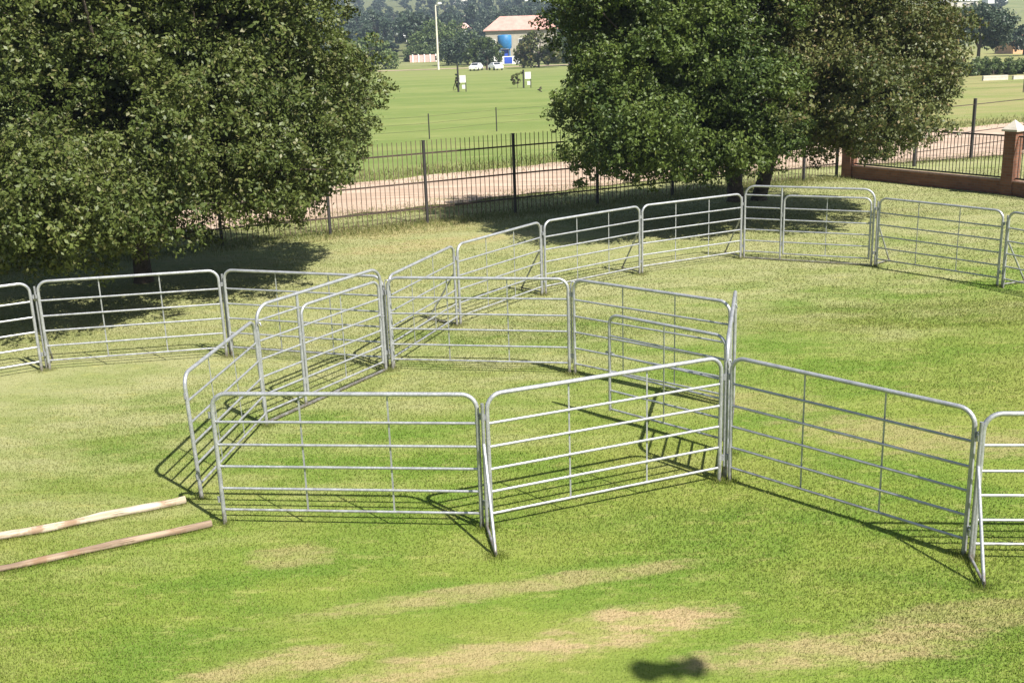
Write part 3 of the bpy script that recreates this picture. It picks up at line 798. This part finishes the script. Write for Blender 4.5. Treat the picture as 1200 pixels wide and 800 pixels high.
hip_house('long_shed', 'long white roofed shed on the far hillside at the upper right', (248, 612), 19, 10, 3.2, 4.6, M['white'], M['cap'], 4, .4, cat='shed')
hip_house('far_building', 'small grey roofed building on the far hillside near the right corner', (281, 640), 11, 8, 4.2, 5.8, M['grey_roof'], M['white'], 3, .4, cat='building')

# blue water tank on its stand
t = empty('water_tank', (.7, 286, tz(.7, 286))); tag(t, 'bright blue water tank on a blue stand in front of the pink roofed house', 'water tank')
m = MB(); m.tube([(0, 0, 3.3), (0, 0, 3.4), (0, 0, 6.3), (0, 0, 6.5), (0, 0, 6.6)], [1.7, 1.8, 1.8, 1.6, .4], 20); m.build('tank', M['blue'], t)
for sx in (-1, 1):
    for sy in (-1, 1): one_tube('leg', (sx * 1.3, sy * 1.3, 0), (sx * 1.2, sy * 1.2, 3.3), .16, M['blue'], t)
m = MB(); m.box((0, 0, 3.2), (3.2, 3.2, .18)); m.build('platform', M['blue'], t)
m = MB(); m.box((0, 0, 1.5), (2.0, 1.8, 3.0)); m.build('pump_box', M['blue2'], t)

# low walls
def wall(name, label, a, b, h, th, mat, piers=0, pm=None, panel_=None):
    d = Vector((b[0] - a[0], b[1] - a[1])); L = d.length; c = ((a[0] + b[0]) / 2, (a[1] + b[1]) / 2)
    t = empty(name, (c[0], c[1], tz(*c) - .05), math.atan2(d.y, d.x)); tag(t, label, 'wall')
    m = MB(); m.box((0, 0, h / 2), (L, th, h)); m.build('wall_body', mat, t)
    for k in range(piers):
        m = MB(); x = -L / 2 + L * (k + .5) / piers; m.box((x, -.06, h * .55), (.3, th + .2, h * 1.1)); m.build('pier', pm, t)
    if panel_:
        m = MB(); m.box((panel_[0], -th / 2 - .03, h / 2), (panel_[1], .05, h * .8)); m.build('painted_panel', panel_[2], t)
    return t
wall('garden_wall', 'low white wall with a deep blue panel below the blue tank', (-2.0, 268), (4.2, 268), 1.9, .25, M['white'], panel_=(.3, 1.9, M['blue2']))
wall('garden_wall', 'short white and blue wall piece at the edge of the dark right tree', (11.2, 268), (15.5, 268), 1.5, .25, M['white'], panel_=(-.5, 1.6, M['blue2']))
wall('garden_wall', 'pink wall with white piers left of the tall mast at the field edge', (-24.8, 299), (-17.0, 299), 1.9, .2, M['pink'], 5, M['white'])
for i, (a, b, lab) in enumerate((((48.0, 110.6), (50.6, 110.9), 'long low whitewashed wall left piece beyond the ochre field'), ((51.2, 111), (52.6, 111.2), 'short whitewashed wall piece in the middle beyond the ochre field'),
                   ((53.0, 111.1), (57, 111.6), 'whitewashed wall piece at the right edge beyond the ochre field'))):
    wall('low_wall', lab, a, b, .42 + .1 * (i == 0), .3, M['cap'])
for i, (x, y, h, lab) in enumerate(((50.0, 98.5, 2.3, 'lone dark pole standing before the whitewashed wall at the right'), (43.0, 106, 2.2, 'lone dark pole by the shrubs beside the brownish tree'))):
    m = MB(); m.tube([(0, 0, -.2), (0, 0, h)], .07, 8); m.tube([(0, 0, h), (0, 0, h + .06)], [.09, .02], 8); o = m.build('wooden_post', M['dark_post']); o.location = (x, y, 0); tag(o, lab, 'post')

# tall light mast
t = empty('light_mast', (-13.9, 240.5, 0)); tag(t, 'tall slender pale mast with a lamp head at the top of the field', 'light mast')
m = MB(); m.tube([(0, 0, -.2), (0, 0, 7), (0, 0, 13.4)], [.26, .21, .13], 10); m.build('pole', M['concrete_pole'], t)
one_tube('arm', (0, 0, 13.2), (.9, 0, 13.6), .07, M['concrete_pole'], t)
m = MB(); m.box((.95, 0, 13.65), (.8, .5, .35), 0, .06); m.build('lamp_head', M['white'], t)
for i, (x, y, h, lab) in enumerate(((-54.0, 470, 8.6, 'white lamp post nearest the mast, among the far houses at the left'), (-59, 486, 7.8, 'white lamp post next to the crown of the broad left tree'))):
    t = empty('lamp_post', (x, y, tz(x, y))); tag(t, lab, 'lamp post')
    m = MB(); m.tube([(0, 0, 0), (0, 0, h)], .22, 8); m.build('pole', M['white'], t)
    m = MB(); m.box((0, 0, h + .15), (1.2, .6, .3)); m.build('lamp_head', M['white'], t)

# two white boards with shrubs on the field
def field_board(x, y, lab, h):
    t = empty('sign_board', (x, y, 0)); tag(t, lab, 'sign board')
    one_tube('post', (-.5, 0, 0), (-.5, 0, h), .10, M['dark_post'], t)
    one_tube('post', (.35, .02, 0), (.35, .02, 1.8), .05, M['dark_post'], t)
    m = MB(); m.box((.02, -.08, 1.42), (.70, .05, .80), 0, .01); m.build('board', M['board'], t)
    m = MB(); m.box((.1, -.07, .55), (.36, .05, .45), 0, .01); m.build('lower_board', M['board'], t)
field_board(-4.6, 125.6, 'white board on a tall dark post in the field, the left one', 3.0)
field_board(2.9, 130.5, 'white board in the far field with a round olive bush at its left', 2.1)
a = far_tree('shrub', 2.2, .9, M['leaf_far'], 61, 16, 40, .07, 'tall', .04); tag(put(a, -5.2, 125.8), 'narrow dark shrub beside the left white board on the field', 'shrub')
a = far_tree('shrub', 2.1, 1.7, M['leaf_olive'], 62, 20, 40, .08, 'round', .04); tag(put(a, 1.7, 130.8), 'round olive bush beside the right white board on the field', 'shrub')
a = far_tree('shrub', .7, .6, M['leaf_fresh'], 63, 8, 30, .05, 'round', .02); tag(put(a, 3.9, 118), 'tiny weed tuft on the open field right of the boards', 'shrub')

# parked cars, seen end on
def car(x, y, rz, label, pickup=False):
    t = empty('parked_car', (x, y, 0), rz); tag(t, label, 'car', 'white cars parked under the small tree')
    b = bmesh.new()
    prof = [(-2.1, .35), (-2.15, .75), (-2.0, .92), (-1.2, 1.0), (-.5, 1.45), (.9, 1.48), (1.6, 1.02), (2.1, .95), (2.15, .4)]
    L = []
    for s, wv in ((-1, 1), (1, 1)):
        L.append([b.verts.new((px, s * (.86 if pz < 1.05 else .68), pz)) for px, pz in prof])
    n = len(prof)
    for k in range(n - 1): b.faces.new((L[0][k], L[0][k + 1], L[1][k + 1], L[1][k]))
    b.faces.new((L[0][-1], L[0][0], L[1][0], L[1][-1])); b.faces.new(L[0][::-1]); b.faces.new(L[1])
    bmesh.ops.recalc_face_normals(b, faces=b.faces)
    me = bpy.data.meshes.new('body'); b.to_mesh(me); b.free(); me.materials.append(M['carwhite'])
    o = bpy.data.objects.new('body', me); COL.objects.link(o); o.parent = t
    for (x0, z0, x1, z1) in ((-1.15, 1.05, -.58, 1.42), (1.5, 1.08, .98, 1.44)):
        m = MB(); off = .02 * (-1 if x0 < 0 else 1)
        m.add([(x0 + off, -.7, z0 + .02), (x0 + off, .7, z0 + .02), (x1 + off, .6, z1 + .02), (x1 + off, -.6, z1 + .02)], [(0, 1, 2, 3)]); m.build('windscreen', M['glass'], t)
    for s in (-1, 1):
        m = MB(); m.add([(-.95, s * .80, 1.08), (1.3, s * .80, 1.08), (.85, s * .72, 1.4), (-.5, s * .72, 1.4)], [(0, 1, 2, 3)]); m.build('side_window', M['glass'], t)
        for wx in (-1.35, 1.35):
            m = MB(); m.tube([(wx, s * .72, .32), (wx, s * .9, .32)], .32, 14); w = m.build('wheel', M['tyre'], t)
        m = MB(); m.box((-2.14, s * .6, .72), (.04, .3, .14)); m.build('headlight', M['lamp_glass'], t)
    return t
car(-5.3, 221.5, R(75), 'white car parked left of the small dark tree at the far field edge')
car(-1.4, 220.5, R(110), 'white car parked right of the small dark tree at the far field edge')
car(-35.5, 440, R(10), 'far dark windowed white car beside the low white building')
bpy.data.objects['parked_car.002'].location.z = tz(-35.5, 440)

# unseen winged shape, added out of frame to cast the foreground shadow spot
sun_el, sx_, sy_ = R(51), .660, -.751
h = 8.5; k = h / math.tan(sun_el)
t = empty('shadow_caster', (1.31 + sx_ * k, 8.24 + sy_ * k, h), R(4)); tag(t, 'unseen dark winged shape added to cast the shadow spot on the lawn', 'shadow_caster')
m = MB(); m.tube([(0, -.19, 0), (0, -.14, 0), (0, -.02, 0), (0, .06, 0), (0, .11, 0), (0, .15, -.01)], [.012, .035, .06, .05, .03, .006], 10); m.build('body', M['caster_skin'], t)
for s in (-1, 1):
    m = MB()
    q = [(0, -.08), (.10, -.14), (.20, -.22), (.31, -.17), (.35, .02), (.25, .15), (.12, .10), (0, .09)]
    m.add([(s * x, y, .02 + .25 * x) for x, y in q] + [(s * x, y, .008 + .25 * x) for x, y in q],
          [tuple(range(8)), tuple(range(15, 7, -1))] + [(i, (i + 1) % 8, 8 + (i + 1) % 8, 8 + i) for i in range(8)]); m.build('wing', M['caster_skin'], t)

# ------------------------------------------------------------------ air
hz = MB(); hz.box((100, 850, 74), (3400, 2060, 152)); hz = hz.build('haze', bpy.data.materials.new('haze_air')); tag(hz, kind='stuff')
hm = hz.data.materials[0]; hm.use_nodes = True; nt = hm.node_tree; nt.nodes.clear()
oo = nt.nodes.new('ShaderNodeOutputMaterial'); pv = nt.nodes.new('ShaderNodeVolumePrincipled')
pv.inputs['Color'].default_value = (.66, .80, 1, 1); pv.inputs['Density'].default_value = .00032; pv.inputs['Anisotropy'].default_value = .2
nt.links.new(pv.outputs[0], oo.inputs['Volume'])

# ------------------------------------------------------------------ light, sky, camera
W = bpy.data.worlds.new('World'); S.world = W; W.use_nodes = True
wn = W.node_tree.nodes; sky = wn.new('ShaderNodeTexSky'); sky.sky_type = 'NISHITA'; sky.sun_disc = False
sky.sun_elevation = sun_el; sky.sun_rotation = math.atan2(sx_, sy_); sky.air_density = 1.2; sky.dust_density = 1.5
bg = wn['Background']; bg.inputs['Strength'].default_value = .05; W.node_tree.links.new(sky.outputs[0], bg.inputs['Color'])
sd = Vector((sx_ * math.cos(sun_el), sy_ * math.cos(sun_el), math.sin(sun_el)))
l = bpy.data.lights.new('sun', 'SUN'); l.energy = 5.0; l.angle = R(.55); l.color = (1, .95, .87)
lo = bpy.data.objects.new('sun', l); COL.objects.link(lo); lo.rotation_euler = sd.to_track_quat('Z', 'Y').to_euler(); lo.location = (20, -20, 40)

fwv, rv, uv = Vector((0, .9636, -.26736)), Vector((.99942, -.00907, -.03269)), Vector((.03392, .2672, .96304))
cd = bpy.data.cameras.new('camera'); cam = bpy.data.objects.new('camera', cd); COL.objects.link(cam)
mt = Matrix((rv, uv, -fwv)).transposed().to_4x4(); mt.translation = (0, 0, 5.283); cam.matrix_world = mt
cd.sensor_width = 36; cd.lens = 36 * 1263.1 / 1200; cd.clip_start = .05; cd.clip_end = 5000
S.camera = cam
S.view_settings.view_transform = 'Standard'; S.view_settings.look = 'None'; S.view_settings.gamma = 1
S.view_settings.exposure = 1.15; S.view_settings.use_curve_mapping = False
S.render.resolution_x = 1024; S.render.resolution_y = 682
S.cycles.max_bounces = 4; S.cycles.diffuse_bounces = 3; S.cycles.transparent_max_bounces = 8; S.cycles.volume_bounces = 0
